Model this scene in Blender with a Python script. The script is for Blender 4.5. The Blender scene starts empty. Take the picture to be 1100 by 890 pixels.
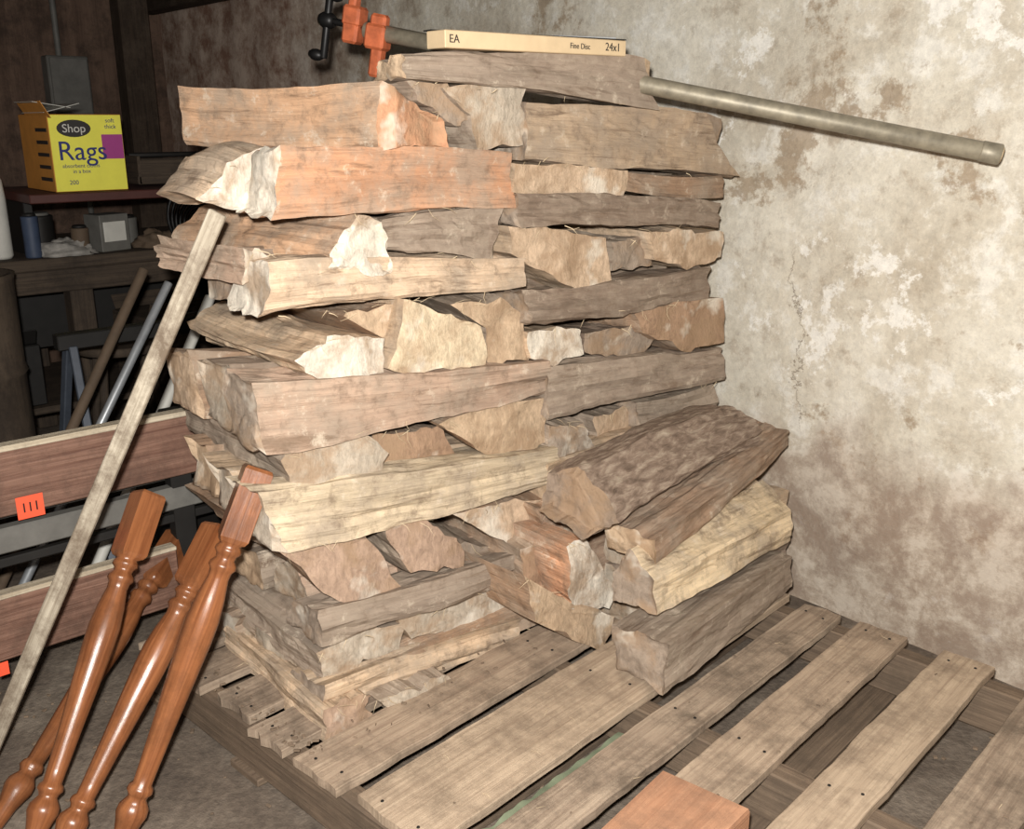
import bpy, math, random
from mathutils import Vector, Matrix, noise
random.seed(7)
scene = bpy.context.scene

# ------------------------------------------------------------------ survey
# Site survey: room axes are X (along the masonry wall), Y (towards it), Z up.
# The elevations of the stack were measured on its real faces (metric planes).
STN = Vector((0, 0, 1.24)); FOC = 1043.0; PIT = math.radians(16.8)
cp, sp = math.cos(PIT), math.sin(PIT)
RX, RY, FX, FY = .6574, .7536, -.7536, .6574
def bearing(q):
    a = q[0]-550; b = 445-q[1]
    fw = FOC*cp+b*sp
    return Vector((a*RX+fw*FX, a*RY+fw*FY, b*cp-FOC*sp))
def on_x(q, x):
    d = bearing(q); return STN+d*(x/d.x)
def on_y(q, y):
    d = bearing(q); return STN+d*(y/d.y)
def on_z(q, z):
    d = bearing(q); return STN+d*((z-1.24)/d.z)

def lin(c):
    return tuple(((v/255)/12.92 if v/255 <= .04045 else ((v/255+.055)/1.055)**2.4) for v in c)

# ------------------------------------------------------------------ materials
def newmat(name):
    m = bpy.data.materials.new(name); m.use_nodes = True
    nt = m.node_tree; b = nt.nodes['Principled BSDF']
    return m, nt, b
def N(nt, t, **k):
    n = nt.nodes.new(t)
    for a, v in k.items(): setattr(n, a, v)
    return n
def ramp(nt, src, stops):
    r = N(nt, 'ShaderNodeValToRGB'); e = r.color_ramp.elements
    while len(e) < len(stops): e.new(.5)
    for i, (p, c) in enumerate(stops):
        e[i].position = p
        e[i].color = (c, c, c, 1) if isinstance(c, (int, float)) else (*c, 1)
    nt.links.new(src, r.inputs[0]); return r.outputs[0]
def mix(nt, fac, a, b, mode='MIX'):
    m = N(nt, 'ShaderNodeMix', data_type='RGBA', blend_type=mode)
    for s, v in ((m.inputs[0], fac), (m.inputs[6], a), (m.inputs[7], b)):
        if hasattr(v, 'links'): nt.links.new(v, s)
        elif isinstance(v, (int, float)): s.default_value = v
        else: s.default_value = (*v, 1)
    return m.outputs[2]
def math_(nt, op, a, b=None, c=None):
    n = N(nt, 'ShaderNodeMath', operation=op)
    for i, v in enumerate((a, b, c)):
        if v is None: continue
        if hasattr(v, 'links'): nt.links.new(v, n.inputs[i])
        else: n.inputs[i].default_value = v
    return n.outputs[0]
def ntex(nt, vec, scale, detail=5, rough=.6, dist=0, mapscale=None):
    if mapscale:
        mp = N(nt, 'ShaderNodeMapping'); mp.inputs['Scale'].default_value = mapscale
        nt.links.new(vec, mp.inputs[0]); vec = mp.outputs[0]
    t = N(nt, 'ShaderNodeTexNoise'); t.inputs['Scale'].default_value = scale
    t.inputs['Detail'].default_value = detail; t.inputs['Roughness'].default_value = rough
    t.inputs['Distortion'].default_value = dist
    nt.links.new(vec, t.inputs['Vector']); return t.outputs['Fac']
def bump(nt, b, h, strength=.4, dist=.01):
    n = N(nt, 'ShaderNodeBump'); n.inputs['Strength'].default_value = strength
    n.inputs['Distance'].default_value = dist
    nt.links.new(h, n.inputs['Height']); nt.links.new(n.outputs[0], b.inputs['Normal'])

def split_wood(name, end=False):
    m, nt, b = newmat(name)
    tc = N(nt, 'ShaderNodeTexCoord')
    at = N(nt, 'ShaderNodeAttribute', attribute_name='tint')
    col = at.outputs['Color']; alpha = at.outputs['Alpha']
    obj = tc.outputs['Object']; uv = tc.outputs['UV']
    if end:
        n1 = ntex(nt, obj, 1, 7, .75, .2, (60, 80, 45))
        n2 = ntex(nt, obj, 11, 5, .65, .3)
        n3 = ntex(nt, obj, 7, 4, .6)
        c = mix(nt, 1, col, ramp(nt, n1, [(.3, .66), (.6, 1.08)]), 'MULTIPLY')
        c = mix(nt, ramp(nt, n2, [(.46, 0.), (.62, .75)]), c, lin((158, 132, 106)))
        c = mix(nt, ramp(nt, n3, [(.57, 0.), (.66, .6)]), c, lin((230, 224, 210)))
        h = n1; st = .55
    else:
        g1 = ntex(nt, uv, 1, 7, .72, .3, (7, 150, 1))
        g2 = ntex(nt, uv, 1, 5, .65, .8, (2.6, 16, 1))
        g3 = ntex(nt, uv, 1, 6, .7, .5, (4, 34, 1))
        blot = ntex(nt, obj, 8, 6, .7)
        dirt = ntex(nt, obj, 22, 7, .75)
        c = mix(nt, 1, col, ramp(nt, g1, [(.28, .66), (.5, 1.), (.72, 1.14)]), 'MULTIPLY')
        c = mix(nt, 1, c, ramp(nt, g2, [(.3, .80), (.6, 1.08)]), 'MULTIPLY')
        gray = mix(nt, ramp(nt, blot, [(.42, 0.), (.60, .7)]), c, lin((158, 144, 128)))
        gray = mix(nt, ramp(nt, g3, [(.34, .65), (.43, 0.)]), gray, lin((106, 86, 68)))
        gray = mix(nt, ramp(nt, dirt, [(.52, 0.), (.66, .6)]), gray, lin((112, 94, 78)))
        gray = mix(nt, ramp(nt, dirt, [(.33, .6), (.43, 0.)]), gray, lin((214, 200, 180)))
        barkn = ntex(nt, uv, 1, 7, .7, .4, (18, 60, 1))
        barkc = ramp(nt, barkn, [(.3, lin((84, 70, 60))), (.5, lin((132, 114, 100))), (.72, lin((176, 162, 144)))])
        c = mix(nt, alpha, gray, barkc)
        h = mix(nt, alpha, g1, barkn); st = .5
    nt.links.new(c, b.inputs['Base Color'])
    b.inputs['Roughness'].default_value = .9
    b.inputs['Specular IOR Level'].default_value = .15
    bump(nt, b, h, st, .012)
    return m
M_SIDE = split_wood('split_wood_grain'); M_END = split_wood('split_wood_end', True)

def plank_mat(name, c1, c2, dirt=.5, rough=.8, spec=.2, dirtc=(92, 80, 68), bmp=.4):
    m, nt, b = newmat(name); tc = N(nt, 'ShaderNodeTexCoord')
    g = ntex(nt, tc.outputs['UV'], 1, 7, .72, .4, (3, 80, 1))
    c = mix(nt, ramp(nt, g, [(.34, 0.), (.64, 1.)]), lin(c1), lin(c2))
    d = ntex(nt, tc.outputs['Object'], 7, 8, .78)
    c = mix(nt, ramp(nt, d, [(.44, 0.), (.62, dirt)]), c, lin(dirtc))
    nt.links.new(c, b.inputs['Base Color'])
    b.inputs['Roughness'].default_value = rough; b.inputs['Specular IOR Level'].default_value = spec
    bump(nt, b, g, bmp, .008); return m
def plain_mat(name, c, rough=.6, metal=0, var=.25, scale=20, spec=.5):
    m, nt, b = newmat(name); tc = N(nt, 'ShaderNodeTexCoord')
    n = ntex(nt, tc.outputs['Object'], scale, 5, .6)
    c = mix(nt, 1, lin(c), ramp(nt, n, [(.3, 1-var), (.7, 1+var*.4)]), 'MULTIPLY')
    nt.links.new(c, b.inputs['Base Color'])
    b.inputs['Roughness'].default_value = rough; b.inputs['Metallic'].default_value = metal
    b.inputs['Specular IOR Level'].default_value = spec
    bump(nt, b, n, .12, .004); return m

M_PAL = plank_mat('pallet_wood', (146, 126, 108), (184, 164, 142), .75, dirtc=(112, 98, 84))
M_PALB = plank_mat('pallet_wood_worn', (134, 116, 100), (176, 158, 138), .8, dirtc=(100, 88, 76))
M_PALC = plank_mat('pallet_wood_pale', (156, 136, 116), (194, 174, 150), .7, dirtc=(124, 108, 92))
M_PALD = plank_mat('pallet_wood_dark', (92, 78, 66), (130, 112, 94), .7)
M_LATH = plank_mat('lath_wood', (132, 120, 104), (186, 176, 158), .95, dirtc=(106, 92, 78))
M_LEG = plank_mat('varnished_leg_wood', (108, 62, 36), (150, 96, 60), .55, .28, .5, (86, 54, 34), .12)
M_RAIL = plank_mat('worn_painted_board', (96, 66, 54), (138, 106, 90), .7, .6, .3, (80, 60, 50))
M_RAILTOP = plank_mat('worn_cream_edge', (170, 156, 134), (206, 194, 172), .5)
M_BEAM = plank_mat('old_beam_wood', (46, 38, 32), (70, 58, 48), .5)
M_BENCH = plank_mat('bench_wood', (56, 48, 42), (86, 74, 62), .6, dirtc=(44, 38, 34))
M_BLOCK = plank_mat('cedar_block_wood', (156, 112, 86), (188, 144, 114), .7, dirtc=(134, 104, 84))
M_DARK = plain_mat('dark_metal', (34, 32, 30), .6, .3)
M_BLACK = plain_mat('black_iron', (28, 27, 27), .45, .4)
M_GALV = plain_mat('galvanized_pipe', (146, 138, 120), .5, .3, .45, 30)
M_ALU = plain_mat('aluminum', (190, 194, 198), .35, .6, .2)
M_ORANGE = plain_mat('orange_enamel', (196, 104, 66), .5, 0, .4, 40)
M_BLUEG = plain_mat('blue_gray_steel', (70, 76, 86), .5, .2)
M_GRAY = plain_mat('gray_paint', (104, 102, 97), .6)
M_WHITE = plain_mat('white_plastic', (204, 202, 194), .4, 0, .1)
M_YEL = plain_mat('yellow_card', (234, 228, 84), .6, 0, .06)
M_PURP = plain_mat('magenta_ink', (160, 60, 130), .6, 0, .06)
M_NAVY = plain_mat('navy_ink', (38, 44, 110), .6, 0, .05)
M_INK = plain_mat('black_ink', (40, 36, 34), .6, 0, .05)
M_KRAFT = plain_mat('kraft_card', (206, 182, 146), .7, 0, .12)
M_ORCARD = plain_mat('orange_card', (206, 140, 62), .6, 0, .15)
M_RED = plain_mat('red_paint', (76, 38, 32), .6)
M_STICK = plain_mat('orange_sticker', (236, 92, 60), .5, 0, .05)
M_TARP = plain_mat('green_tarp', (128, 136, 110), .7)
M_STRAW = plain_mat('splinter_wood', (204, 184, 152), .8)
M_CHIP = plain_mat('debris_chip', (126, 108, 90), .9, 0, .4)
M_BLUE = plain_mat('faded_blue', (54, 66, 88), .6)
M_BROWNC = plain_mat('brown_card', (90, 74, 58), .8, 0, .3)
M_RAG = plain_mat('gray_cloth', (150, 146, 140), .9, 0, .4, 30)

# ------------------------------------------------------------------ mesh builder
class MB:
    def __init__(s, name, mats):
        s.name = name; s.mats = mats; s.v = []; s.f = []; s.uv = []; s.mi = []; s.col = []; s.sm = []
    def face(s, idx, uvs, mi=0, col=(1, 1, 1, 0), smooth=False):
        s.f.append(idx); s.uv.extend(uvs); s.mi.append(mi); s.sm.append(smooth)
        s.col.extend([col]*len(idx))
    def box(s, c, size, rot=None, mi=0, bev=.003, jit=0):
        c = Vector(c); hx, hy, hz = [q/2 for q in size]; rot = rot or Matrix.Identity(3)
        bev = min(bev, hx*.4, hy*.4, hz*.4)
        ax = max(range(3), key=lambda i: size[i])
        uo = random.random()*20
        vid = {}
        for sx in (-1, 1):
            for sy in (-1, 1):
                for sz in (-1, 1):
                    for k in range(3):
                        h = [hx-bev, hy-bev, hz-bev]; h[k] += bev
                        p = Vector((sx*h[0], sy*h[1], sz*h[2]))
                        if jit: p += Vector([random.uniform(-jit, jit) for _ in range(3)])
                        vid[(sx, sy, sz, k)] = len(s.v); s.v.append(c+rot@p)
        def loc(key):
            h = [hx, hy, hz]; return [key[i]*h[i] for i in range(3)]
        def add(keys, k):
            o = [i for i in range(3) if i != k]
            if ax in o: u = ax; w = [i for i in o if i != ax][0]
            else: u, w = o
            pts = [Vector(s.v[vid[q]]) for q in keys]
            ctr = sum(pts, Vector())/len(pts)
            n = (pts[1]-pts[0]).cross(pts[2]-pts[0])
            if n.dot(ctr-c) < 0: keys = keys[::-1]
            s.face([vid[q] for q in keys], [(loc(q)[u]+uo, loc(q)[w]+uo*.37) for q in keys], mi)
        for k in range(3):
            a, b2 = [i for i in range(3) if i != k]
            for sg in (-1, 1):
                ks = []
                for (i, j) in ((-1, -1), (1, -1), (1, 1), (-1, 1)):
                    t = [0, 0, 0]; t[k] = sg; t[a] = i; t[b2] = j; ks.append((*t, k))
                add(ks, k)
        for k in range(3):
            a, b2 = [i for i in range(3) if i != k]
            for i in (-1, 1):
                for j in (-1, 1):
                    t1 = [0, 0, 0]; t1[a] = i; t1[b2] = j; t1[k] = -1
                    t2 = t1[:]; t2[k] = 1
                    add([(*t1, a), (*t2, a), (*t2, b2), (*t1, b2)], k)
        for sx in (-1, 1):
            for sy in (-1, 1):
                for sz in (-1, 1):
                    add([(sx, sy, sz, 0), (sx, sy, sz, 1), (sx, sy, sz, 2)], 2)
    def beam(s, a, b, w, h, mi=0, up=(0, 0, 1), bev=.003):
        a = Vector(a); b = Vector(b); d = (b-a); L = d.length; d.normalize()
        u = Vector(up); x = u.cross(d)
        if x.length < 1e-3: x = Vector((1, 0, 0)).cross(d)
        x.normalize(); z = d.cross(x)
        R = Matrix((x, d, z)).transposed()
        s.box((a+b)/2, (w, L, h), R, mi, bev)
    def lathe(s, a, b, prof, seg=20, mi=0, caps=True, twist=0):
        a = Vector(a); b = Vector(b); d = (b-a).normalized()
        x = Vector((0, 0, 1)).cross(d)
        if x.length < 1e-3: x = Vector((1, 0, 0))
        x.normalize(); y = d.cross(x)
        if twist: x, y = x*math.cos(twist)+y*math.sin(twist), y*math.cos(twist)-x*math.sin(twist)
        rings = []; uo = random.random()*9
        for P in prof:
            t, r = P[0], P[1]; q = P[2] if len(P) > 2 else 0
            ring = []
            for i in range(seg):
                th = 2*math.pi*i/seg; cx, cy = math.cos(th), math.sin(th)
                k = 1/max(abs(cx), abs(cy)); rr = r*(1+(k-1)*q)
                ring.append(len(s.v)); s.v.append(a+d*t+x*(cx*rr)+y*(cy*rr))
            rings.append(ring)
        for j in range(len(rings)-1):
            for i in range(seg):
                i2 = (i+1) % seg
                sm = not (len(prof[j]) > 2 and prof[j][2] > .9)
                u0, u1 = prof[j][0]+uo, prof[j+1][0]+uo
                s.face([rings[j][i], rings[j][i2], rings[j+1][i2], rings[j+1][i]],
                       [(u0, i/seg*.15), (u0, (i+1)/seg*.15), (u1, (i+1)/seg*.15), (u1, i/seg*.15)], mi, smooth=sm)
        if caps:
            for ring, rev in ((rings[0], True), (rings[-1], False)):
                r = ring[::-1] if rev else ring
                s.face(r, [(0, 0)]*len(r), mi)
    def tube(s, a, b, r, mi=0, seg=16):
        L = (Vector(b)-Vector(a)).length
        s.lathe(a, b, [(0, r*.92), (.002, r), (L-.002, r), (L, r*.92)], seg, mi)
    def build(s, parent=None):
        me = bpy.data.meshes.new(s.name); me.from_pydata([tuple(p) for p in s.v], [], s.f)
        for m in s.mats: me.materials.append(m)
        me.polygons.foreach_set('material_index', s.mi)
        me.polygons.foreach_set('use_smooth', s.sm)
        uvl = me.uv_layers.new(name='UVMap')
        uvl.data.foreach_set('uv', [c for p in s.uv for c in p])
        ca = me.color_attributes.new('tint', 'FLOAT_COLOR', 'CORNER')
        ca.data.foreach_set('color', [c for p in s.col for c in p])
        me.update()
        o = bpy.data.objects.new(s.name, me); scene.collection.objects.link(o)
        if parent: o.parent = parent
        return o

# ------------------------------------------------------------------ split logs
def mute(c, k=.28, to=(172, 152, 132)):
    return tuple(c[i]*(1-k)+to[i]*k for i in range(3))
def add_log(mb, A, B, side, end, bark=0.0, rough=1.0, np_=36, nl=22, bow=None, endB=None, gain=1.0):
    """prism between polygon A and polygon B, with fibrous noise; bark = 0..1 or list per polygon edge"""
    n = len(A); A = [Vector(p) for p in A]; B = [Vector(p) for p in B]
    ca = sum(A, Vector())/n; cb = sum(B, Vector())/n
    ax = cb-ca; L = ax.length; ax.normalize()
    el = [((A[(i+1) % n]-A[i]).length+(B[(i+1) % n]-B[i]).length)/2 for i in range(n)]
    tot = sum(el); cnt = [max(3, round(np_*e/tot)) for e in el]
    par = []
    for i in range(n):
        for k in range(cnt[i]): par.append((i, k/cnt[i]))
    NP = len(par); so = Vector([random.uniform(0, 50) for _ in range(3)])
    br = bark if isinstance(bark, (list, tuple)) else [bark]*n
    v = random.uniform(.84, 1.12)*gain
    fv = [v*random.uniform(.84, 1.1) for _ in range(n)]
    s0 = lin(mute(side)); scs = [tuple(min(c*f, .85) for c in s0) for f in fv]
    ec = lin(mute(end, .25)); ec2 = lin(mute(endB or end, .25))
    bow = Vector(bow) if bow else Vector([random.uniform(-.010, .010) for _ in range(3)])
    rings = []; vper = [sum(el[:i])+el[i]*k for (i, k) in par]
    def endoff(p, e):
        return ax*(noise.noise(p*14+so)*.010+noise.noise(p*45+so)*.005)
    for j in range(nl+1):
        t = j/nl; ring = []
        c = ca.lerp(cb, t)
        for q, (i, k) in enumerate(par):
            pa = A[i].lerp(A[(i+1) % n], k); pb = B[i].lerp(B[(i+1) % n], k)
            p = pa.lerp(pb, t)
            r = (p-c); rl = r.length or 1e-4
            th = q/NP*2*math.pi
            cs, sn = math.cos(th), math.sin(th)
            q1 = so+Vector((cs*1.6, sn*1.6, t*L*5))
            q2 = so+Vector((cs*3.2, sn*3.2, t*L*3.0))
            q3 = so+Vector((cs*10, sn*10, t*L*26))
            st = math.floor(noise.noise(q2)*4+.5)/4
            dsp = noise.noise(q1)*.014+st*.010+noise.noise(q3)*.0036*(1+1.0*br[i])
            p = p+r/rl*dsp*rough+bow*math.sin(math.pi*t)
            if j in (0, nl): p = p+endoff(p, 0)
            ring.append(len(mb.v)); mb.v.append(p)
        rings.append(ring)
    uo = random.random()*30
    for j in range(nl):
        for q in range(NP):
            q2 = (q+1) % NP; i = par[q][0]
            b1 = br[i]
            v0 = vper[q]+uo; v1 = (vper[q+1] if q+1 < NP else tot)+uo
            u0 = j/nl*L+uo; u1 = (j+1)/nl*L+uo
            mb.face([rings[j][q], rings[j][q2], rings[j+1][q2], rings[j+1][q]],
                    [(u0, v0), (u0, v1), (u1, v1), (u1, v0)], 0, (*scs[i], b1), False)
    for ring, c, sgn, e in ((rings[0], ca, -1, ec), (rings[-1], cb, 1, ec2)):
        prev = ring; cc = c
        for k in (.86, .68, .48, .26):
            cur = []
            for q, vi in enumerate(ring):
                p0 = mb.v[vi]; p0 = p0-ax*((p0-cc).dot(ax))
                p = cc.lerp(p0, k); p = p+endoff(p, 0)
                cur.append(len(mb.v)); mb.v.append(p)
            for q in range(NP):
                q2 = (q+1) % NP
                f = [prev[q], prev[q2], cur[q2], cur[q]]
                if sgn < 0: f = f[::-1]
                mb.face(f, [(0, 0)]*4, 1, (*e, 0), k < .8)
            prev = cur
        ci = len(mb.v); mb.v.append(cc+endoff(cc, 0))
        for q in range(NP):
            q2 = (q+1) % NP; f = [prev[q], prev[q2], ci]
            if sgn < 0: f = f[::-1]
            mb.face(f, [(0, 0)]*3, 1, (*e, 0), True)

O = (204, 160, 124); OR = (198, 142, 106); T = (200, 174, 144); P = (178, 150, 130); G = (154, 140, 126)
D = (130, 114, 100); C = (224, 206, 174); W = (232, 226, 212); BR = (164, 132, 106); LG = (190, 180, 164)
TP = (208, 182, 154)

stack = MB('firewood_stack', [M_SIDE, M_END, M_STRAW])
edges = []
def ylog(xf, TL, BL, TR, BR_, side, end, depth=.12, bark=0, bulge=.012, xr=None, rows=2, gain=1.0, rough=1.0):
    xr = xf if xr is None else xr
    a, b = on_x(TL, xf), on_x(BL, xf); c, d = on_x(TR, xr), on_x(BR_, xr)
    def sec(t, bt, bl=1):
        m = (t*.55+bt*.45)+Vector((bulge*bl, 0, 0))
        return [t, m, bt, bt+Vector((-depth, 0, random.uniform(-.006, .01))), t+Vector((-depth*random.uniform(.8, 1), 0, random.uniform(-.02, .004)))]
    bk = bark if isinstance(bark, (list, tuple)) else [bark]*5
    add_log(stack, sec(a, b, random.uniform(-.6, 1.2)), sec(c, d, random.uniform(-.6, 1.2)), side, end, bk, gain=gain, rough=rough)
    edges.append((b, d))
    for r in range(rows):
        o = -(depth+.012)*(r+1)
        j = Vector((o, random.uniform(.0, .05), random.uniform(-.006, .006)))
        j2 = Vector((o, random.uniform(-.08, 0), random.uniform(-.006, .006)))
        cc = random.choice([G, T, P, D, BR]); ee = random.choice([LG, T, G, TP])
        add_log(stack, sec(a+j, b+j), sec(c+j2, d+j2), cc, ee, random.choice([0, 0, .8]), np_=28, nl=12)
def xlog(xf, pts, side, end, L=.44, dy=0, bark=0, sc=.95, rough=1.0):
    A = [on_x(p, xf) for p in pts]; c = sum(A, Vector())/len(A)
    B = [c+(p-c)*sc+Vector((-L, dy, 0)) for p in A]
    add_log(stack, A, B, side, end, bark, gain=1.22, rough=rough)  # side tint lifted: brightness lost to the grazing flash is put into the colour
    edges.append((A[0], A[1]))

# --- near (left) crib column
xlog(-1.49, [(408, 86), (480, 130), (482, 160), (412, 160)], O, OR, .46, -.17, rough=.7)
xlog(-1.49, [(478, 95), (540, 84), (564, 96), (562, 155), (515, 158), (500, 125)], G, LG, .38)
xlog(-1.5, [(438, 86), (480, 88), (510, 130), (488, 135), (450, 108)], P, G, .38)
xlog(-1.60, [(214, 214), (250, 172), (285, 156), (290, 226), (262, 228)], TP, W, .17, -.01, sc=1.0, rough=.6)
ylog(-1.49, (300, 157), (290, 236), (550, 163), (552, 220), OR, W, .11, rows=0, rough=.8)
xlog(-1.62, [(300, 160), (545, 165), (545, 215), (300, 225)], T, T, .3)
xlog(-1.49, [(345, 292), (362, 260), (385, 233), (410, 240), (420, 268), (418, 292)], O, W, .46, -.09)
ylog(-1.5, (412, 236), (415, 268), (540, 223), (525, 282), G, LG, .12, .3, rows=1)
xlog(-1.55, [(262, 268), (290, 275), (290, 303), (262, 303)], P, LG, .30, -.03)
ylog(-1.49, (285, 283), (283, 343), (565, 278), (565, 308), TP, W, .13, rows=1, gain=1.1)
xlog(-1.49, [(312, 388), (360, 358), (412, 364), (412, 400), (350, 412)], T, W, .46)
xlog(-1.52, [(365, 337), (440, 326), (440, 395), (414, 396), (412, 364)], BR, T, .42)
xlog(-1.48, [(436, 324), (450, 322), (520, 350), (522, 392), (440, 402), (418, 396)], T, C, .44)
xlog(-1.50, [(485, 328), (535, 320), (565, 340), (567, 385), (525, 391), (520, 352)], G, T, .44)
xlog(-1.49, [(567, 357), (600, 352), (625, 354), (626, 380), (598, 392), (570, 386)], T, W, .44)
ylog(-1.48, (272, 408), (285, 487), (590, 388), (590, 420), P, G, .13, [0, .15, .6, .6, .3], rows=2, gain=1.05)
xlog(-1.49, [(307, 495), (322, 472), (385, 460), (411, 488), (410, 515), (350, 535), (312, 522)], G, LG, .44)
xlog(-1.54, [(400, 466), (470, 458), (490, 490), (470, 500), (412, 508)], D, BR, .42)
xlog(-1.49, [(465, 455), (550, 430), (585, 428), (588, 475), (545, 495), (500, 472)], BR, T, .44)
xlog(-1.48, [(590, 457), (628, 455), (638, 480), (602, 500), (590, 490)], G, G, .44)
xlog(-1.53, [(638, 447), (668, 440), (685, 450), (678, 465), (640, 470)], G, TP, .40)
ylog(-1.46, (275, 528), (308, 590), (600, 480), (602, 520), C, LG, .13, rows=2, gain=1.12)
xlog(-1.48, [(300, 590), (350, 577), (395, 577), (436, 640), (378, 656)], BR, P, .44)
xlog(-1.47, [(410, 567), (455, 557), (500, 585), (500, 610), (440, 618)], G, P, .42)
xlog(-1.48, [(490, 552), (540, 540), (590, 535), (590, 578), (550, 587)], BR, TP, .44)
xlog(-1.54, [(500, 583), (545, 590), (565, 605), (500, 632), (440, 640), (440, 620)], D, G, .40)
ylog(-1.46, (342, 655), (346, 696), (570, 590), (573, 616), G, G, .13, [.1, .1, .5, .5, .3], rows=2, gain=1.05)
xlog(-1.48, [(340, 702), (380, 676), (430, 672), (430, 697), (345, 735)], G, LG, .42)
xlog(-1.48, [(430, 664), (500, 640), (560, 625), (565, 650), (510, 672), (440, 685)], T, LG, .42)
ylog(-1.45, (345, 737), (346, 766), (558, 665), (560, 694), T, G, .13, rows=2)
xlog(-1.41, [(405, 752), (478, 722), (490, 742), (430, 772)], G, LG, .4)
xlog(-1.43, [(530, 705), (572, 690), (578, 712), (540, 722)], T, T, .4)
xlog(-1.42, [(347, 762), (395, 745), (398, 775), (350, 795)], T, P, .42)
# --- far (right) crib column
ylog(-1.46, (432, 56), (436, 84), (692, 62), (706, 118), G, T, .10, [.35, .2, .5, .5, .1], rows=0, rough=.7, gain=1.08)
ylog(-1.49, (568, 110), (566, 174), (757, 120), (795, 190), T, G, .14, [.2, .1, .6, .3, 0], rows=1, rough=.8)
xlog(-1.49, [(552, 175), (620, 178), (675, 183), (668, 222), (620, 223), (552, 206)], T, TP, .42)
ylog(-1.50, (672, 184), (672, 204), (775, 188), (776, 211), BR, T, .12, rows=1, rough=.7)
ylog(-1.48, (553, 209), (558, 243), (775, 217), (772, 244), D, G, .13, [.4, .3, .8, .8, .3], rows=2)
xlog(-1.49, [(545, 243), (600, 247), (652, 255), (656, 300), (620, 310), (548, 272)], T, TP, .44)
xlog(-1.52, [(657, 260), (698, 256), (700, 284), (658, 290)], G, G, .4)
xlog(-1.49, [(700, 250), (730, 247), (776, 250), (775, 276), (742, 288), (702, 280)], T, TP, .44)
ylog(-1.48, (560, 312), (570, 350), (765, 287), (762, 320), D, G, .13, [.4, .3, .9, .8, .3], .02, rows=2)
xlog(-1.52, [(628, 358), (690, 347), (706, 360), (690, 382), (630, 378)], D, G, .42, bark=.8)
xlog(-1.49, [(686, 338), (730, 322), (776, 320), (779, 368), (742, 378), (690, 358)], BR, BR, .44)
ylog(-1.48, (585, 396), (588, 450), (776, 374), (776, 406), G, G, .13, [.3, .4, .8, .8, .3], rows=2)
ylog(-1.50, (682, 432), (690, 460), (766, 412), (766, 442), G, G, .12, rows=1)
ylog(-1.46, (590, 500), (590, 545), (740, 448), (740, 490), T, T, .13, rows=1)
# lower courses hidden behind the tumbled logs
xlog(-1.44, [(575, 545), (625, 545), (625, 590), (590, 592)], BR, P, .42)
xlog(-1.42, [(560, 590), (600, 575), (612, 640), (565, 650)], BR, BR, .42)
xlog(-1.32, [(608, 585), (630, 580), (660, 635), (655, 655), (615, 652)], OR, W, .42)
xlog(-1.32, [(562, 618), (600, 640), (662, 662), (650, 700), (575, 668)], BR, T, .42)
def sec4(x0, x1, z0, z1, y, dz=0):
    return [Vector((x1, y, z1)), Vector((x1+.004, y, z0)), Vector((x0, y, z0)), Vector((x0, y, z1+dz))]
for (x0, x1, z0, z1, ya, yb, cc) in [(-1.62, -1.42, .145, .24, 1.42, 2.02, D), (-1.62, -1.40, .25, .34, 1.45, 2.0, BR),
        (-1.62, -1.42, .35, .45, 1.42, 2.02, T), (-1.80, -1.64, .145, .30, 1.4, 2.0, D), (-1.8, -1.64, .31, .46, 1.4, 2.0, G),
        (-1.40, -1.25, .145, .27, 1.50, 2.02, G), (-1.39, -1.25, .28, .36, 1.50, 2.0, T),
        (-1.75, -1.63, .145, .22, .80, 1.36, G), (-1.92, -1.79, .145, .22, .78, 1.36, T), (-1.60, -1.46, .145, .20, .84, 1.4, BR)]:
    add_log(stack, sec4(x0, x1, z0, z1, ya), sec4(x0, x1, z0, z1, yb), cc, LG, random.choice([0, .6]), np_=22, nl=12)

def splinter(mb, p, d, L, r, mi):
    d = Vector(d).normalized(); x = d.orthogonal().normalized(); y = d.cross(x)
    ids = []
    for t, rr in ((0, r), (.5, r*.8), (1, r*.25)):
        c = p+d*L*t+x*L*.12*math.sin(t*math.pi)
        ring = []
        for k in range(3):
            a = k*2.094; ring.append(len(mb.v)); mb.v.append(c+x*math.cos(a)*rr+y*math.sin(a)*rr)
        ids.append(ring)
    for j in range(2):
        for k in range(3):
            k2 = (k+1) % 3
            mb.face([ids[j][k], ids[j][k2], ids[j+1][k2], ids[j+1][k]], [(0, 0)]*4, mi)
for (a, b) in edges:
    for _ in range(4):
        p = a.lerp(b, random.random())+Vector((.006, 0, random.uniform(-.004, .006)))
        splinter(stack, p, (random.uniform(0, .5), random.uniform(-1, 1), random.uniform(-.8, .2)), random.uniform(.015, .04), random.uniform(.0005, .0010), 2)
stack.build()

# --- tumbled split logs at the right
def loose(name, A, B, side, end, bark, **k):
    mb = MB(name, [M_SIDE, M_END, M_STRAW])
    add_log(mb, [Vector(p) for p in A], [Vector(p) for p in B], side, end, bark, np_=50, nl=32, **k)
    return mb.build()
loose('split_log', [(-1.057, 1.33, .27), (-1.07, 1.33, .150), (-1.2, 1.34, .150), (-1.22, 1.34, .24)],
      [(-1.17, 1.92, .235), (-1.165, 1.92, .150), (-1.28, 1.9, .150), (-1.29, 1.9, .23)], G, G, [.15, .3, .3, .15], rough=.7, gain=1.1)
loose('split_log', [(-1.137, 1.36, .365), (-1.12, 1.36, .295), (-1.23, 1.35, .29), (-1.235, 1.35, .35), (-1.205, 1.37, .41)],
      [(-1.205, 1.96, .335), (-1.20, 1.95, .258), (-1.32, 1.94, .26), (-1.34, 1.95, .33), (-1.29, 1.95, .385)], (238, 216, 178), G, [0, 0, .6, .5, 0], endB=C, rough=.8, gain=1.2)
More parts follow.
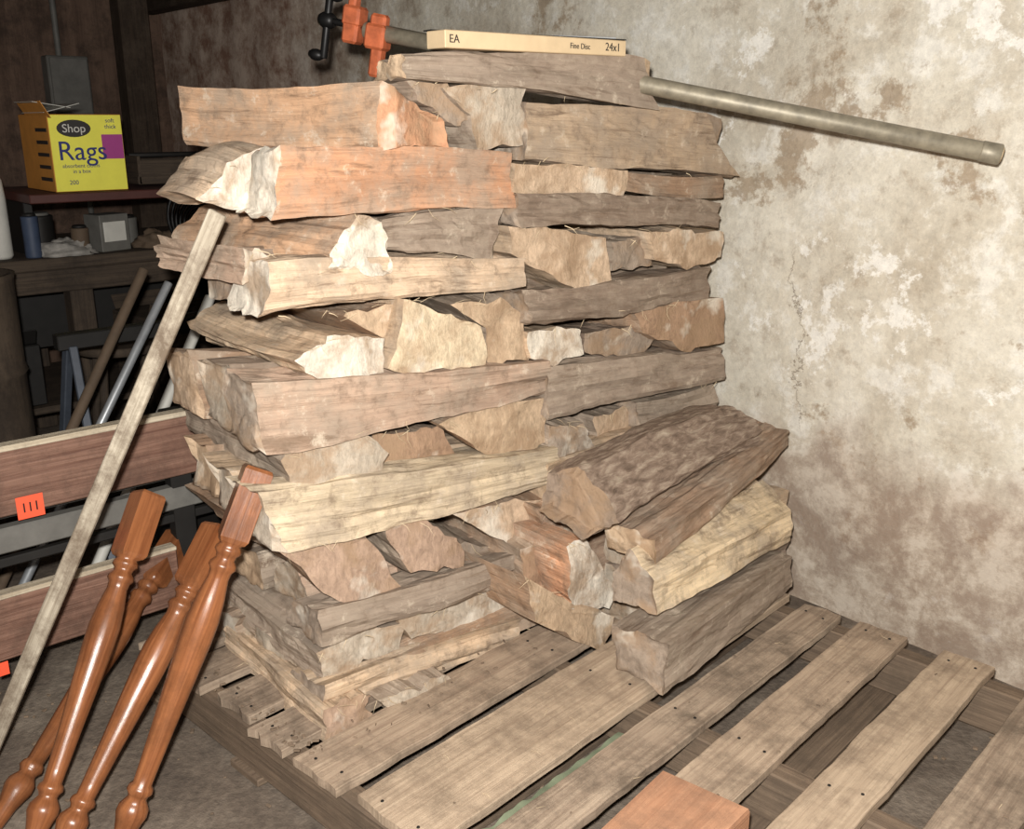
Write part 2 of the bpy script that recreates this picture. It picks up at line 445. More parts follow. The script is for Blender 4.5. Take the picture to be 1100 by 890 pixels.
loose('bark_log', [(-1.2, 1.34, .475), (-1.225, 1.25, .46), (-1.33, 1.24, .49), (-1.34, 1.26, .56), (-1.27, 1.30, .58)],
      [(-1.285, 1.93, .525), (-1.29, 1.92, .49), (-1.42, 1.9, .49), (-1.46, 1.86, .56), (-1.37, 1.92, .575)], D, D, [.95, .9, 1, .9, .95], rough=.7)
loose('split_log', [(-1.17, 1.40, .43), (-1.165, 1.40, .375), (-1.3, 1.40, .37), (-1.3, 1.40, .44)],
      [(-1.275, 2.03, .505), (-1.28, 2.03, .465), (-1.40, 2.03, .455), (-1.40, 2.03, .51)], BR, T, [.2, .2, .3, .4], rough=.6)

# ------------------------------------------------------------------ pallet
ang = math.atan(.1); PR = Matrix.Rotation(ang, 3, 'Z')
def pw(x, y, z): return PR@Vector((x, y, z))
pal = MB('wooden_pallet', [M_PAL, M_PALD, M_DARK, M_PALB, M_PALC])
boards = [(-1.90, -1.78), (-1.75, -1.64), (-1.60, -1.48), (-1.45, -1.345), (-1.315, -1.185), (-1.152, -.968), (-.922, -.83), (-.785, -.675), (-.60, -.495), (-.415, -.30)]
def plank(a, b, y0, y1, mi, tw):
    nx, ny = 5, 40; uo = random.random()*30; g = {}
    R = PR@Matrix.Rotation(tw, 3, 'Z'); c0 = pw((a+b)/2, (y0+y1)/2, 0)
    for lay, z in ((0, .122), (1, .1385), (2, .140)):
        for j in range(ny+1):
            for i in range(nx+1):
                x = -(b-a)/2+(b-a)*i/nx; y = -(y1-y0)/2+(y1-y0)*j/ny
                q = Vector((i*3.1+uo, j*.35, uo))
                if i in (0, nx): x += noise.noise(q*1.3)*.003+noise.noise(q*5)*.0015-(1 if i == nx else -1)*(.0015 if lay == 2 else 0)
                if j in (0, ny): y += noise.noise(Vector((i*1.7+uo, j, uo)))*.010
                zz = z+(noise.noise(Vector((i*.8+uo, j*.2, 2)))*.0012 if lay else 0)
                g[lay, i, j] = len(pal.v); pal.v.append(c0+R@Vector((x, y, zz)))
    def uvq(i, j): return (j/ny*(y1-y0)+uo, i/nx*(b-a)+uo*.3)
    for j in range(ny):
        for i in range(nx):
            pal.face([g[2, i, j], g[2, i+1, j], g[2, i+1, j+1], g[2, i, j+1]], [uvq(i, j), uvq(i+1, j), uvq(i+1, j+1), uvq(i, j+1)], mi)
            pal.face([g[0, i, j+1], g[0, i+1, j+1], g[0, i+1, j], g[0, i, j]], [uvq(i, j)]*4, mi)
    for lay in (0, 1):
        for j in range(ny):
            pal.face([g[lay, 0, j+1], g[lay, 0, j], g[lay+1, 0, j], g[lay+1, 0, j+1]], [uvq(0, j+1), uvq(0, j), uvq(.5, j), uvq(.5, j+1)], mi)
            pal.face([g[lay, nx, j], g[lay, nx, j+1], g[lay+1, nx, j+1], g[lay+1, nx, j]], [uvq(0, j), uvq(0, j+1), uvq(.5, j+1), uvq(.5, j)], mi)
        for i in range(nx):
            pal.face([g[lay, i, 0], g[lay, i+1, 0], g[lay+1, i+1, 0], g[lay+1, i, 0]], [uvq(i, 0), uvq(i+1, 0), uvq(i+1, .5), uvq(i, .5)], mi)
            pal.face([g[lay, i+1, ny], g[lay, i, ny], g[lay+1, i, ny], g[lay+1, i+1, ny]], [uvq(i+1, 0), uvq(i, 0), uvq(i, .5), uvq(i+1, .5)], mi)
for i, (a, b) in enumerate(boards):
    y0 = .828+random.uniform(-.012, .012); y1 = 2.005+random.uniform(-.01, .012)
    plank(a, b, y0, y1, [3, 3, 3, 3, 0, 4, 3, 0, 4, 3][i], random.uniform(-.006, .006))
    for yy in (.86, 1.42, 1.97):
        for fx in (.25, .75):
            c = pw(a+(b-a)*fx, yy+random.uniform(-.012, .012), .1402)
            pal.lathe(c, c+Vector((0, 0, .002)), [(0, .0032), (.0012, .0028)], 8, 2)
for yy in (.855, 1.42, 1.975):
    pal.box(pw(-1.10, yy, .0695), (1.62, .042, .100), PR, 1, .003, .001)
for xx in (-1.85, -1.5, -1.1, -.72, -.36):
    pal.box(pw(xx, 1.415, .010), (.1, 1.18, .016), PR, 1, .002)
pal.build()

blk = MB('wood_block', [M_BLOCK])
t = [on_z(q, .185) for q in [(642, 892), (712, 826), (806, 868), (735, 940)]]
cx = sum(t, Vector())/4
for zz, k in ((.1415, 1), (.178, 1), (.185, .975)):
    for p in t:
        q = cx.lerp(p, k); blk.v.append(Vector((q.x, q.y, zz)))
for j in range(2):
    for i in range(4):
        i2 = (i+1) % 4
        blk.face([j*4+i, j*4+i2, (j+1)*4+i2, (j+1)*4+i], [(i*.1, 0), (i*.1+.1, 0), (i*.1+.1, .05), (i*.1, .05)])
blk.face([8, 9, 10, 11], [(0, 0), (.14, 0), (.14, .1), (0, .1)]); blk.face([3, 2, 1, 0], [(0, 0)]*4)
blk.build()

tarp = MB('green_cloth', [M_TARP])
gx, gy = 6, 40
for j in range(gy+1):
    for i in range(gx+1):
        x = -1.00+.11*i/gx; y = .90+.48*j/gy
        tarp.v.append(pw(x, y, .06+.02*noise.noise(Vector((x*14, y*9, 3)))+.01*noise.noise(Vector((x*40, y*30, 1)))))
for j in range(gy):
    for i in range(gx):
        a = j*(gx+1)+i
        tarp.face([a, a+1, a+gx+2, a+gx+1], [(0, 0)]*4, smooth=True)
tarp.build()

deb = MB('wood_debris', [M_CHIP, M_STRAW, M_PALD])
for _ in range(110):
    i = random.randrange(1, len(boards)); a, b = boards[i]
    p = pw(random.uniform(a, b), random.uniform(.85, 1.98), .1415)
    if random.random() < .45:
        th = random.uniform(0, 6.28)
        splinter(deb, p, (math.cos(th), math.sin(th), .03), random.uniform(.01, .03), random.uniform(.0004, .0008), 1)
    else:
        deb.box(p+Vector((0, 0, .001)), (random.uniform(.003, .009), random.uniform(.002, .005), .002), Matrix.Rotation(random.uniform(0, 3), 3, 'Z'), random.choice([0, 2]), .0006)
for _ in range(90):
    if random.random() < .4: p = pw(random.uniform(-1.36, -1.24), random.uniform(.84, 1.4), .142)
    else: p = pw(random.uniform(-1.85, -1.30), random.uniform(.835, .88), .142)
    s = random.uniform(.004, .013)
    deb.box(p+Vector((0, 0, .002)), (s, s*random.uniform(.25, .6), .003), Matrix.Rotation(random.uniform(0, 3), 3, 'Z')@Matrix.Rotation(random.uniform(-.2, .2), 3, 'X'), random.choice([0, 0, 2]), .0008)
for _ in range(600):
    x = random.uniform(-2.4, -.3); y = random.uniform(.1, 2.1)
    s = random.uniform(.002, .008)
    deb.box((x, y, s*.3), (s*random.uniform(.8, 2), s, s*.6), Matrix.Rotation(random.uniform(0, 3), 3, 'Z'), random.choice([0, 2]), .001)
deb.build()

# ------------------------------------------------------------------ leaning lath
st = MB('wooden_lath', [M_LATH])
top = on_y((234, 228), .70); low = on_z((0, 782), .15)
d = (low-top).normalized(); bot = top+d*((top.z-.012)/-d.z)
st.beam(top, bot, .030, .012, 0, up=(.75, -.65, .2), bev=.002)
st.build()

# ------------------------------------------------------------------ turned table legs
def tleg(top, foot, twist=.3):
    top = Vector(top); foot = Vector(foot); L = (foot-top).length
    mb = MB('turned_table_leg', [M_LEG])
    pr = [(0, .020, 1), (.006, .023, 1), (.130, .023, 1), (.138, .022, .6), (.143, .017, 0), (.150, .021), (.156, .022), (.162, .017), (.170, .0155),
          (.178, .0215), (.185, .0225), (.192, .018), (.205, .017), (.24, .0225), (.28, .0262), (.32, .0258), (.39, .0225), (.47, .0185), (.55, .0155), (.575, .0148),
          (.58, .019), (.588, .0205), (.594, .0165), (.600, .0145), (.608, .019), (.616, .0235), (.628, .0245), (.640, .021), (.66, .0165), (.70, .0135), (.712, .013)]
    k = L/.712
    pr = [(q[0]*k, q[1]*1.1)+tuple(q[2:]) for q in pr]
    mb.lathe(top, foot, pr, 32, 0, True, twist)
    return mb.build()
for tp, y, bp, tw in [((278, 502), .735, (122, 925), .5), ((236, 566), .73, (52, 935), .2), ((160, 530), .64, (28, 925), .5), ((194, 575), .80, (-12, 895), .1)]:
    tleg(on_y(tp, y), on_z(bp, .02), tw)

# ------------------------------------------------------------------ board frame at the left
fr = MB('wooden_bench_frame', [M_RAIL, M_RAILTOP, M_DARK, M_STICK, M_GRAY])
X = -2.05
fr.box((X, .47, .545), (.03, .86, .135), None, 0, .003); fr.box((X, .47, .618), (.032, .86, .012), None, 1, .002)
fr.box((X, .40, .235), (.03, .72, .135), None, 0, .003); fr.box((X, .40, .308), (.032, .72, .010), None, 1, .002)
fr.box((X-.03, .50, .415), (.03, .96, .055), None, 4, .003)
fr.box((X-.03, .50, .365), (.02, .96, .02), None, 2, .003)
fr.box((X-.06, .50, .46), (.02, .9, .02), None, 4, .003)
for yy in (.06, .80):
    fr.box((X-.035, yy, .31), (.04, .05, .62), None, 2, .003)
c = (on_x((18, 530), X+.0165)+on_x((47, 557), X+.0165))/2
fr.box((X+.0165, c.y, c.z), (.001, .052, .048), None, 3, .0003)
for k in (-.012, 0, .012): fr.box((X+.0173, c.y+k, c.z), (.0006, .003, .02), None, 2, .0002)
c = on_x((4, 718), X+.0165); fr.box((X+.0165, c.y, c.z), (.001, .02, .03), None, 3, .0003)
fr.build()

# ------------------------------------------------------------------ pipe clamp
P0 = Vector((-2.02, 1.336, 1.438)); P1 = Vector((-.85, 2.0, 1.178)); D1 = (P1-P0).normalized()
cl = MB('pipe_clamp', [M_GALV, M_ORANGE, M_BLACK, M_KRAFT])
cl.tube(P0-D1*.02, P1, .0185, 0, 24)
cl.tube(P1-D1*.035, P1+D1*.003, .0200, 0, 24)
cl.tube(P1+D1*.001, P1+D1*.005, .016, 3, 20)
sx = Vector((0, 0, 1)).cross(D1).normalized(); uz_ = D1.cross(sx)
RM = Matrix((sx, D1, uz_)).transposed()
def cb(t, u, size, mi, side=0, rot=None): cl.box(P0+D1*t+uz_*u+sx*side, size, RM if rot is None else rot, mi, .006)
cb(.015, -.01, (.05, .05, .055), 1); cb(.020, -.06, (.034, .028, .075), 1); cb(.015, .02, (.03, .04, .04), 1)
cb(-.05, -.01, (.045, .04, .05), 1); cb(-.05, .025, (.05, .045, .045), 1); cb(-.055, .055, (.03, .02, .025), 1)
cl.tube(P0-D1*.14+uz_*.005, P0-D1*.03+uz_*.005, .008, 2, 12)
h0 = P0-D1*.12+uz_*.005
cl.tube(h0+uz_*.06, h0-uz_*.085, .009, 2, 12)
cl.lathe(h0-uz_*.08, h0-uz_*.08-D1*.04, [(0, .006), (.01, .012), (.02, .014), (.03, .012), (.038, .007)], 14, 2)
cl.lathe(h0+uz_*.055, h0+uz_*.055+D1*.03, [(0, .006), (.01, .012), (.018, .013), (.03, .009)], 14, 2)
cl.lathe(h0-D1*.02, h0+D1*.02, [(0, .012), (.01, .018), (.03, .018), (.04, .012)], 14, 2)
cl.build()

# carton + ruler on top
ct = MB('long_cardboard_carton', [M_KRAFT, M_INK])
a = on_x((470, 46), -1.47); b = on_x((664, 51), -1.47)
za = a.z+.006; zb = a.z+.010; zc = (za+zb)/2
ct.beam((-1.475, a.y, za), (-1.475, b.y, zb), .055, .030, 0, bev=.0015)
def text(body, loc, size, mat, parent, rotz=math.pi/2, ext=.0004, name='label_text'):
    cu = bpy.data.curves.new(name, 'FONT'); cu.body = body; cu.size = size; cu.extrude = ext; cu.align_x = 'CENTER'; cu.align_y = 'CENTER'
    cu.materials.append(mat); o = bpy.data.objects.new(name, cu); scene.collection.objects.link(o)
    o.location = loc; o.rotation_euler = (math.pi/2, 0, rotz); o.parent = parent; return o
cto = ct.build()
text('24x1', (-1.4468, b.y-.04, zb), .022, M_INK, cto); text('EA', (-1.4468, a.y+.02, za), .02, M_INK, cto)
text('Fine Disc', (-1.4468, (a.y+b.y)/2+.10, zc), .015, M_INK, cto)
ru = MB('metal_ruler', [M_DARK, M_ALU])
ru.beam((-1.50, a.y+.0, za+.0165), (-1.46, b.y+.0, zb+.0165), .028, .002, 0, bev=.0005)
ru.beam((-1.505, a.y+.30, zc+.0200), (-1.475, b.y-.01, zb+.0205), .02, .004, 1, bev=.0005)
ru.build()

# ------------------------------------------------------------------ rag carton
rb = MB('rag_box', [M_YEL, M_ORCARD, M_PURP, M_WHITE, M_INK])
y0, y1, z0, z1 = 1.035, 1.275, 1.012, 1.262
rb.box((-3.66, (y0+y1)/2, (z0+z1)/2), (.32, y1-y0, z1-z0), None, 1, .002)
rb.box((-3.499, (y0+y1)/2, (z0+z1)/2), (.002, y1-y0-.004, z1-z0-.004), None, 0, .0005)
rb.box((-3.4975, y1-.038, z1-.105), (.001, .070, .080), None, 2, .0003)
for k in range(5): rb.box((-3.58, y0-.0008, z0+.04+.04*k), (.12, .001, .012), None, 4, .0003)
rb.box((-3.6, y0-.01, z1+.015), (.26, .002, .06), Matrix.Rotation(.5, 3, 'X'), 1, .0005)
rb.box((-3.62, y0+.05, z1+.02), (.24, .12, .002), Matrix.Rotation(.25, 3, 'X'), 3, .0005)
rb.box((-3.60, y0+.02, z1+.03), (.2, .12, .002), Matrix.Rotation(-.15, 3, 'X'), 3, .0005)
rbo = rb.build()
text('Rags', (-3.4965, (y0+y1)/2-.02, z1-.120), .088, M_NAVY, rbo, ext=.001)
oval = MB('logo_oval', [M_INK])
cc = Vector((-3.4978, y0+.08, z1-.045))
for i in range(24):
    th = i/24*6.283; oval.v.append(cc+Vector((0, math.cos(th)*.055, math.sin(th)*.028)))
for i in range(24):
    th = i/24*6.283; oval.v.append(cc+Vector((.0008, math.cos(th)*.055, math.sin(th)*.028)))
oval.face(list(range(24, 48)), [(0, 0)]*24)
for i in range(24): oval.face([i, (i+1) % 24, 24+(i+1) % 24, 24+i], [(0, 0)]*4)
oval.build(rbo)
text('Shop', (-3.4965, y0+.08, z1-.046), .038, M_WHITE, rbo)
text('absorbent cloths\nin a box', (-3.4965, y0+.09, z0+.075), .018, M_NAVY, rbo)
text('200', (-3.4965, y0+.06, z0+.03), .02, M_NAVY, rbo)
text('soft\nthick', (-3.4965, y1-.04, z1-.030), .02, M_NAVY, rbo)

# ------------------------------------------------------------------ workbench with clutter
wb = MB('workbench', [M_BENCH, M_RED, M_DARK])
wb.box((-3.95, 1.1, .77), (.8, 1.7, .04), None, 0, .004)
wb.box((-3.58, 1.1, .71), (.03, 1.66, .08), None, 0, .004)
for x in (-3.62, -4.28):
    for y in (.32, 1.1, 1.88): wb.box((x, y, .375), (.08, .08, .75), None, 0, .004)
wb.box((-3.95, 1.1, .25), (.7, 1.55, .025), None, 0, .004)
wb.box((-3.72, 1.45, .995), (.50, 1.02, .030), None, 1, .003)
for y in (.98, 1.9): wb.box((-3.80, y, .885), (.30, .03, .19), None, 2, .003)
wb.box((-3.99, 1.1, .55), (.05, 1.6, .30), None, 2, .003)
wb.build()
def can(name, x, y, z, r, h, m, cap=None):
    mb = MB(name, [m, cap or M_DARK]); mb.lathe((x, y, z), (x, y, z+h), [(0, r*.97), (.004, r), (.012, r), (h*.5, r*.99), (h-.012, r), (h-.004, r*1.02), (h, r*.95)], 24, 0)
    mb.lathe((x, y, z+h), (x, y, z+h+.01), [(0, r*.8), (.006, r*.8), (.01, r*.7)], 20, 1); return mb.build()
bo = MB('plastic_bottle', [M_WHITE, M_DARK])
bo.lathe((-3.66, .875, .79), (-3.66, .875, 1.2), [(0, .034), (.01, .04), (.2, .04), (.26, .036), (.30, .018), (.33, .015), (.335, .019), (.37, .018), (.375, .012)], 24, 0); bo.build()
can('paint_can', -3.76, 1.03, .79, .055, .13, M_DARK, M_GRAY); can('paint_can', -3.66, 1.66, .79, .05, .12, M_BROWNC)
can('spray_can', -3.70, .72, .79, .032, .17, M_BLUEG, M_WHITE); can('glass_jar', -3.62, 1.13, .79, .03, .09, M_BROWNC, M_DARK)
can('spray_can', -3.74, 1.78, .79, .03, .16, M_WHITE, M_RED); can('tin_can', -3.80, 1.36, .79, .04, .10, M_GRAY)
can('spray_can', -3.62, .97, .79, .027, .14, M_BLUE, M_DARK)
bx = MB('small_carton', [M_GRAY, M_WHITE]); bx.box((-3.66, 1.24, .855), (.09, .12, .13), Matrix.Rotation(.3, 3, 'Z'), 0, .002)
bx.box((-3.612, 1.25, .86), (.006, .09, .07), Matrix.Rotation(.3, 3, 'Z'), 1, .001); bx.build()
def rag(name, c, r, m):
    mb = MB(name, [m]); c = Vector(c); nu, nv = 36, 14; so = Vector((c.y*9, 2, 3))
    for j in range(nv+1):
        ph = j/nv*math.pi/2
        for i in range(nu):
            th = i/nu*6.2832; dv = Vector((math.cos(th)*math.cos(ph), math.sin(th)*math.cos(ph), math.sin(ph)))
            k = 1+.35*noise.noise(dv*2.2+so)+.22*noise.noise(dv*6+so)
            mb.v.append(c+Vector((dv.x*r[0]*k, dv.y*r[1]*k, dv.z*r[2]*k)))
    for j in range(nv):
        for i in range(nu):
            i2 = (i+1) % nu; mb.face([j*nu+i, j*nu+i2, (j+1)*nu+i2, (j+1)*nu+i], [(0, 0)]*4, smooth=True)
    return mb.build()
rag('crumpled_rag', (-3.62, 1.08, .792), (.07, .10, .05), M_RAG)
rag('crumpled_rag', (-3.64, 1.42, .792), (.06, .09, .06), M_BROWNC)
rag('crumpled_rag', (-3.62, .76, .792), (.06, .08, .05), M_GRAY)
co_ = MB('coiled_cable', [M_BLACK])
for k in range(6):
    c = Vector((-3.56+.010*k, 1.50+.006*k, .90-.008*k)); R = .10-.006*k
    for i in range(28):
        a0, a1 = i/28*6.283, (i+1)/28*6.283
        co_.lathe(c+Vector((0, math.cos(a0)*R*.7, math.sin(a0)*R)), c+Vector((0, math.cos(a1)*R*.7, math.sin(a1)*R)), [(0, .0065), (R*.22, .0065)], 6, 0, False)
co_.build()
vi = MB('bench_vise', [M_BLACK, M_DARK])
vi.box((-3.66, .50, .82), (.12, .12, .06), None, 0, .01); vi.box((-3.64, .50, .88), (.16, .07, .07), None, 0, .012)
vi.box((-3.55, .50, .92), (.03, .13, .07), None, 1, .006); vi.box((-3.60, .50, .92), (.03, .13, .07), None, 1, .006)
vi.tube((-3.56, .5, .87), (-3.42, .5, .87), .012, 1); vi.tube((-3.44, .42, .87), (-3.44, .58, .87), .006, 1, 10); vi.build()
tb = MB('tool_tote', [M_BENCH, M_DARK])
tb.box((-3.70, 1.50, 1.035), (.2, .3, .03), None, 0, .003)
for s in (-.14, .14): tb.box((-3.70, 1.50+s, 1.07), (.2, .012, .1), None, 0, .003)
for s in (-.095, .095): tb.box((-3.70+s, 1.50, 1.065), (.012, .28, .08), None, 0, .003)
tb.tube((-3.70, 1.36, 1.12), (-3.70, 1.64, 1.12), .01, 1, 10); tb.build()
def carton(name, c, s, rz, m, m2):
    mb = MB(name, [m, m2]); Rz = Matrix.Rotation(rz, 3, 'Z'); c = Vector(c)
    mb.box(c, s, Rz, 0, .004)
    mb.box(c+Vector((0, 0, s[2]/2+.001)), (s[0]*.98, .05, .002), Rz, 1, .0005)
    for sg in (-1, 1): mb.box(c+Rz@Vector((sg*s[0]*.49, 0, s[2]/2+.03)), (.004, s[1]*.96, .06), Rz@Matrix.Rotation(sg*.5, 3, 'Y'), 0, .001)
    return mb.build()
carton('storage_carton', (-3.78, .75, .375), (.3, .4, .22), .0, M_DARK, M_GRAY)
carton('storage_carton', (-3.78, 1.5, .395), (.3, .36, .26), .1, M_BENCH, M_GRAY)
carton('storage_carton', (-2.62, .30, .14), (.3, .28, .26), .3, M_DARK, M_BROWNC)
bk = MB('plastic_bucket', [M_DARK, M_GRAY])
bk.lathe((-2.40, .98, 0), (-2.40, .98, .3), [(0, .11), (.01, .118), (.26, .135), (.265, .145), (.285, .145), (.29, .138), (.288, .128), (.02, .108)], 28, 0); bk.build()
# small wooden stool in the clutter in front of the bench
so_ = MB('wooden_stool', [M_BENCH])
so_.lathe((-3.30, 1.12, .50), (-3.30, 1.12, .53), [(0, .14), (.004, .15), (.026, .15), (.03, .143)], 28, 0)
for k in range(4):
    a = k*math.pi/2+.6; dv = Vector((math.cos(a), math.sin(a), 0))
    so_.tube(Vector((-3.30, 1.12, .50))+dv*.10, Vector((-3.30, 1.12, .005))+dv*.17, .014, 0, 12)
    a2 = a+math.pi/2; dw = Vector((math.cos(a2), math.sin(a2), 0))
    so_.tube(Vector((-3.30, 1.12, .2))+dv*.142, Vector((-3.30, 1.12, .2))+dw*.142, .008, 0, 8)
so_.build()

dr = MB('metal_drum', [M_BENCH, M_DARK])
dr.lathe((-3.05, .60, 0), (-3.05, .60, .83), [(0, .14), (.02, .15), (.26, .148), (.27, .155), (.29, .148), (.54, .148), (.55, .155), (.57, .148), (.81, .15), (.83, .155), (.83, .14), (.80, .138)], 32, 0)
dr.build()
sh = MB('folding_sawhorse', [M_BLUEG, M_DARK])
for yy in (.84, 1.45):
    sh.beam((-2.88, yy, .62), (-2.60, yy-.05, .0), .024, .024, 0); sh.beam((-2.92, yy, .62), (-3.08, yy-.05, .0), .024, .024, 0)
    sh.beam((-2.74, yy-.02, .32), (-2.99, yy-.02, .32), .018, .018, 0)
sh.beam((-2.9, .80, .635), (-2.9, 1.55, .635), .045, .045, 1); sh.beam((-2.68, .77, .22), (-2.68, 1.42, .22), .02, .02, 1)
sh.build()
for i, (a, b, r, m, nm) in enumerate([((-2.72, 1.075, .80), (-2.56, .50, .012), .012, M_ALU, 'aluminum_tube'), ((-2.68, 1.12, .78), (-2.50, .56, .012), .009, M_ALU, 'aluminum_tube'),
        ((-2.75, 1.02, .84), (-2.60, .46, .012), .014, M_BROWNC, 'broom_handle'), ((-2.64, 1.16, .76), (-2.46, .64, .012), .015, M_WHITE, 'aluminum_tube')]):
    mb = MB(nm, [m]); mb.tube(a, b, r, 0, 14); mb.build()

# ------------------------------------------------------------------ room shell
def masonry():
    m, nt, b = newmat('parged_masonry'); tc = N(nt, 'ShaderNodeTexCoord'); o = tc.outputs['Object']
    sx_ = N(nt, 'ShaderNodeSeparateXYZ'); nt.links.new(o, sx_.inputs[0]); X_, Z_ = sx_.outputs[0], sx_.outputs[2]
    n1 = ntex(nt, o, 2.3, 8, .62, .1); n2 = ntex(nt, o, 7, 10, .76, .1); n3 = ntex(nt, o, 45, 7, .78)
    n4 = ntex(nt, o, 1, 7, .68, .2, (3, 3, 1.1)); n5 = ntex(nt, o, 3.1, 10, .72, .1)
    n6 = ntex(nt, o, 1, 7, .72, .3, (14, 14, 5))
    c = ramp(nt, n1, [(.30, lin((196, 186, 168))), (.48, lin((216, 209, 193))), (.66, lin((230, 225, 212)))])
    c = mix(nt, ramp(nt, n4, [(.47, 0.), (.66, .6)]), c, lin((176, 162, 142)))
    c = mix(nt, ramp(nt, n2, [(.52, 0.), (.60, .65)]), c, lin((238, 235, 226)))
    c = mix(nt, ramp(nt, n2, [(.36, .55), (.46, 0.)]), c, lin((156, 138, 116)))
    c = mix(nt, ramp(nt, n5, [(.38, .75), (.42, 0.)]), c, lin((158, 138, 114)))
    c = mix(nt, ramp(nt, n5, [(.58, 0.), (.605, .85)]), c, lin((242, 239, 231)))
    c = mix(nt, ramp(nt, n6, [(.66, 0.), (.72, .6)]), c, lin((130, 112, 92)))
    c = mix(nt, 1, c, ramp(nt, n3, [(.3, .78), (.6, 1.04)]), 'MULTIPLY')
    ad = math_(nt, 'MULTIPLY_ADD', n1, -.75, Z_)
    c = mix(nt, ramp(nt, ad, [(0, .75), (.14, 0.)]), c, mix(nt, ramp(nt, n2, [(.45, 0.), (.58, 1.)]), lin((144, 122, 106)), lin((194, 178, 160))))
    ax_ = math_(nt, 'MULTIPLY_ADD', n2, 1.2, X_)
    mr = N(nt, 'ShaderNodeMapRange'); mr.inputs[1].default_value = -2.4; mr.inputs[2].default_value = -3.4; nt.links.new(ax_, mr.inputs[0])
    left_tone = mix(nt, ramp(nt, n2, [(.4, 0.), (.6, 1.)]), lin((136, 106, 90)), lin((200, 180, 164)))  # wall's own brown plus flash falloff, both painted in towards the left
    c = mix(nt, mr.outputs[0], c, left_tone)
    wob = ntex(nt, o, 5, 8, .7)
    dx = math_(nt, 'ABSOLUTE', math_(nt, 'ADD', math_(nt, 'MULTIPLY_ADD', wob, .30, 1.12), math_(nt, 'MULTIPLY_ADD', Z_, .12, X_)))
    cr = ramp(nt, dx, [(0, .8), (.0035, 0.)])
    zm = math_(nt, 'MULTIPLY', ramp(nt, Z_, [(.45, 0.), (.50, 1.)]), ramp(nt, Z_, [(.90, 1.), (.95, 0.)]))
    c = mix(nt, math_(nt, 'MULTIPLY', cr, zm), c, lin((104, 86, 68)))
    nt.links.new(c, b.inputs['Base Color']); b.inputs['Roughness'].default_value = .95; b.inputs['Specular IOR Level'].default_value = .1
    hh = mix(nt, .45, n2, n3); bump(nt, b, hh, .45, .02); return m
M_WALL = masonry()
M_WALLD = plank_mat('dimmed_masonry', (84, 66, 56), (116, 94, 80), .7, dirtc=(54, 44, 38))  # brown masonry, colour darkened to keep the left background dim
def floor_mat():
    m, nt, b = newmat('dirty_concrete'); tc = N(nt, 'ShaderNodeTexCoord'); o = tc.outputs['Object']
    n1 = ntex(nt, o, 4, 8, .7); n2 = ntex(nt, o, 60, 4, .7)
    c = ramp(nt, n1, [(.3, lin((74, 64, 56))), (.5, lin((108, 96, 84))), (.7, lin((140, 128, 114)))])
    c = mix(nt, 1, c, ramp(nt, n2, [(.3, .7), (.65, 1.1)]), 'MULTIPLY')
    nt.links.new(c, b.inputs['Base Color']); b.inputs['Roughness'].default_value = .95
    bump(nt, b, n2, .5, .01); return m
def grid(name, o, du, dv, nu, nv, amp, mat, nrm, flip=False):
    mb = MB(name, [mat]); o = Vector(o); du = Vector(du); dv = Vector(dv); nrm = Vector(nrm)
    for j in range(nv+1):
        for i in range(nu+1):
            p = o+du*(i/nu)+dv*(j/nv)
            mb.v.append(p+nrm*amp*(noise.noise(p*2.1)+.5*noise.noise(p*7)-.4))
    for j in range(nv):
        for i in range(nu):
            a = j*(nu+1)+i; f = [a, a+1, a+nu+2, a+nu+1]
            mb.face(f if not flip else f[::-1], [(j*.02, i*.02), (j*.02, i*.02+.02), (j*.02+.02, i*.02+.02), (j*.02+.02, i*.02)], smooth=True)
    return mb.build()
grid('wall_back', (-5.3, 2.15, -.02), (7.5, 0, 0), (0, 0, 2.02), 150, 50, .018, M_WALL, (0, -1, 0))
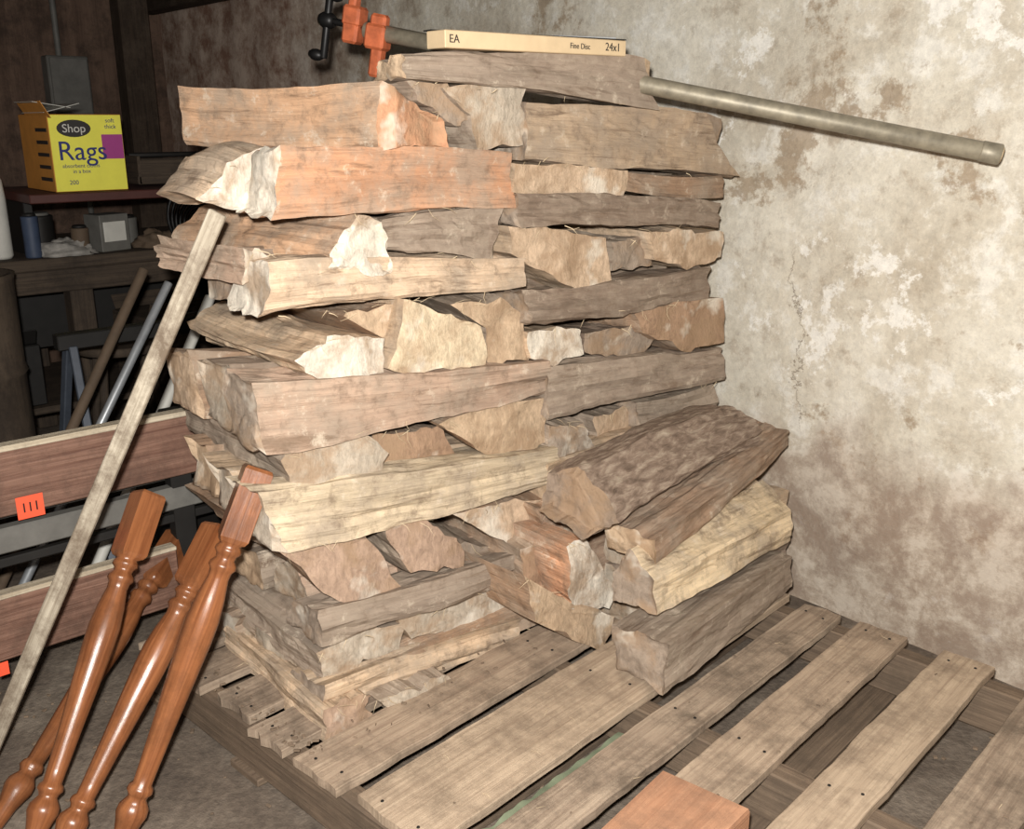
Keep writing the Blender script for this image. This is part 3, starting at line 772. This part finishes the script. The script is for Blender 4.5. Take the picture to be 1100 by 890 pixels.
grid('wall_left', (-5.2, -3, -.02), (0, 5.3, 0), (0, 0, 2.02), 60, 30, .015, M_WALLD, (1, 0, 0))
grid('floor', (-5.3, -3, 0), (7.5, 0, 0), (0, 5.3, 0), 120, 90, .006, floor_mat(), (0, 0, 1))
grid('ceiling', (-5.3, -3, 1.98), (7.5, 0, 0), (0, 5.3, 0), 10, 10, .0, M_BEAM, (0, 0, 1), True)
tr = MB('trim_1', [M_BEAM]); tr.box((-3.2, 2.07, 1.80), (4.2, .10, .09), None, 0, .005); tr.build()
for i, yy in enumerate((-1.2, -.4, .4, 1.2, 1.8)):
    j = MB('ceiling_joist', [M_BEAM]); j.box((-3.6, yy, 1.90), (3.1, .045, .15), None, 0, .004); j.build()
po = MB('wooden_post', [M_BEAM]); po.box((-4.95, 1.90, .91), (.12, .14, 1.82), None, 0, .006); po.build()
eb = MB('electrical_box', [M_GRAY, M_DARK]); eb.box((-5.09, 1.62, 1.40), (.09, .19, .27), None, 0, .006); eb.box((-5.04, 1.62, 1.40), (.012, .17, .25), None, 0, .004)
eb.tube((-5.1, 1.60, 1.52), (-5.1, 1.60, 1.95), .014, 0, 12); eb.tube((-5.1, 1.66, 1.27), (-5.1, 1.66, .8), .014, 0, 12); eb.build()

# ------------------------------------------------------------------ lights, world, camera
w = bpy.data.worlds.new('world'); scene.world = w; w.use_nodes = True
w.node_tree.nodes['Background'].inputs[0].default_value = (1, .96, .90, 1); w.node_tree.nodes['Background'].inputs[1].default_value = .14
L = bpy.data.lights.new('camera_flash', 'POINT'); L.energy = 280; L.shadow_soft_size = .02; L.color = (1, .965, .915)
lo = bpy.data.objects.new('camera_flash', L); lo.location = (-.02, -.02, 1.31); scene.collection.objects.link(lo)
cam = bpy.data.cameras.new('camera'); cam.sensor_width = 36; cam.lens = FOC/1100*36; cam.clip_start = .02
co = bpy.data.objects.new('camera', cam); co.location = STN; co.rotation_euler = (math.pi/2-PIT, 0, math.radians(48.9)); scene.collection.objects.link(co)
scene.camera = co
scene.view_settings.view_transform = 'Standard'
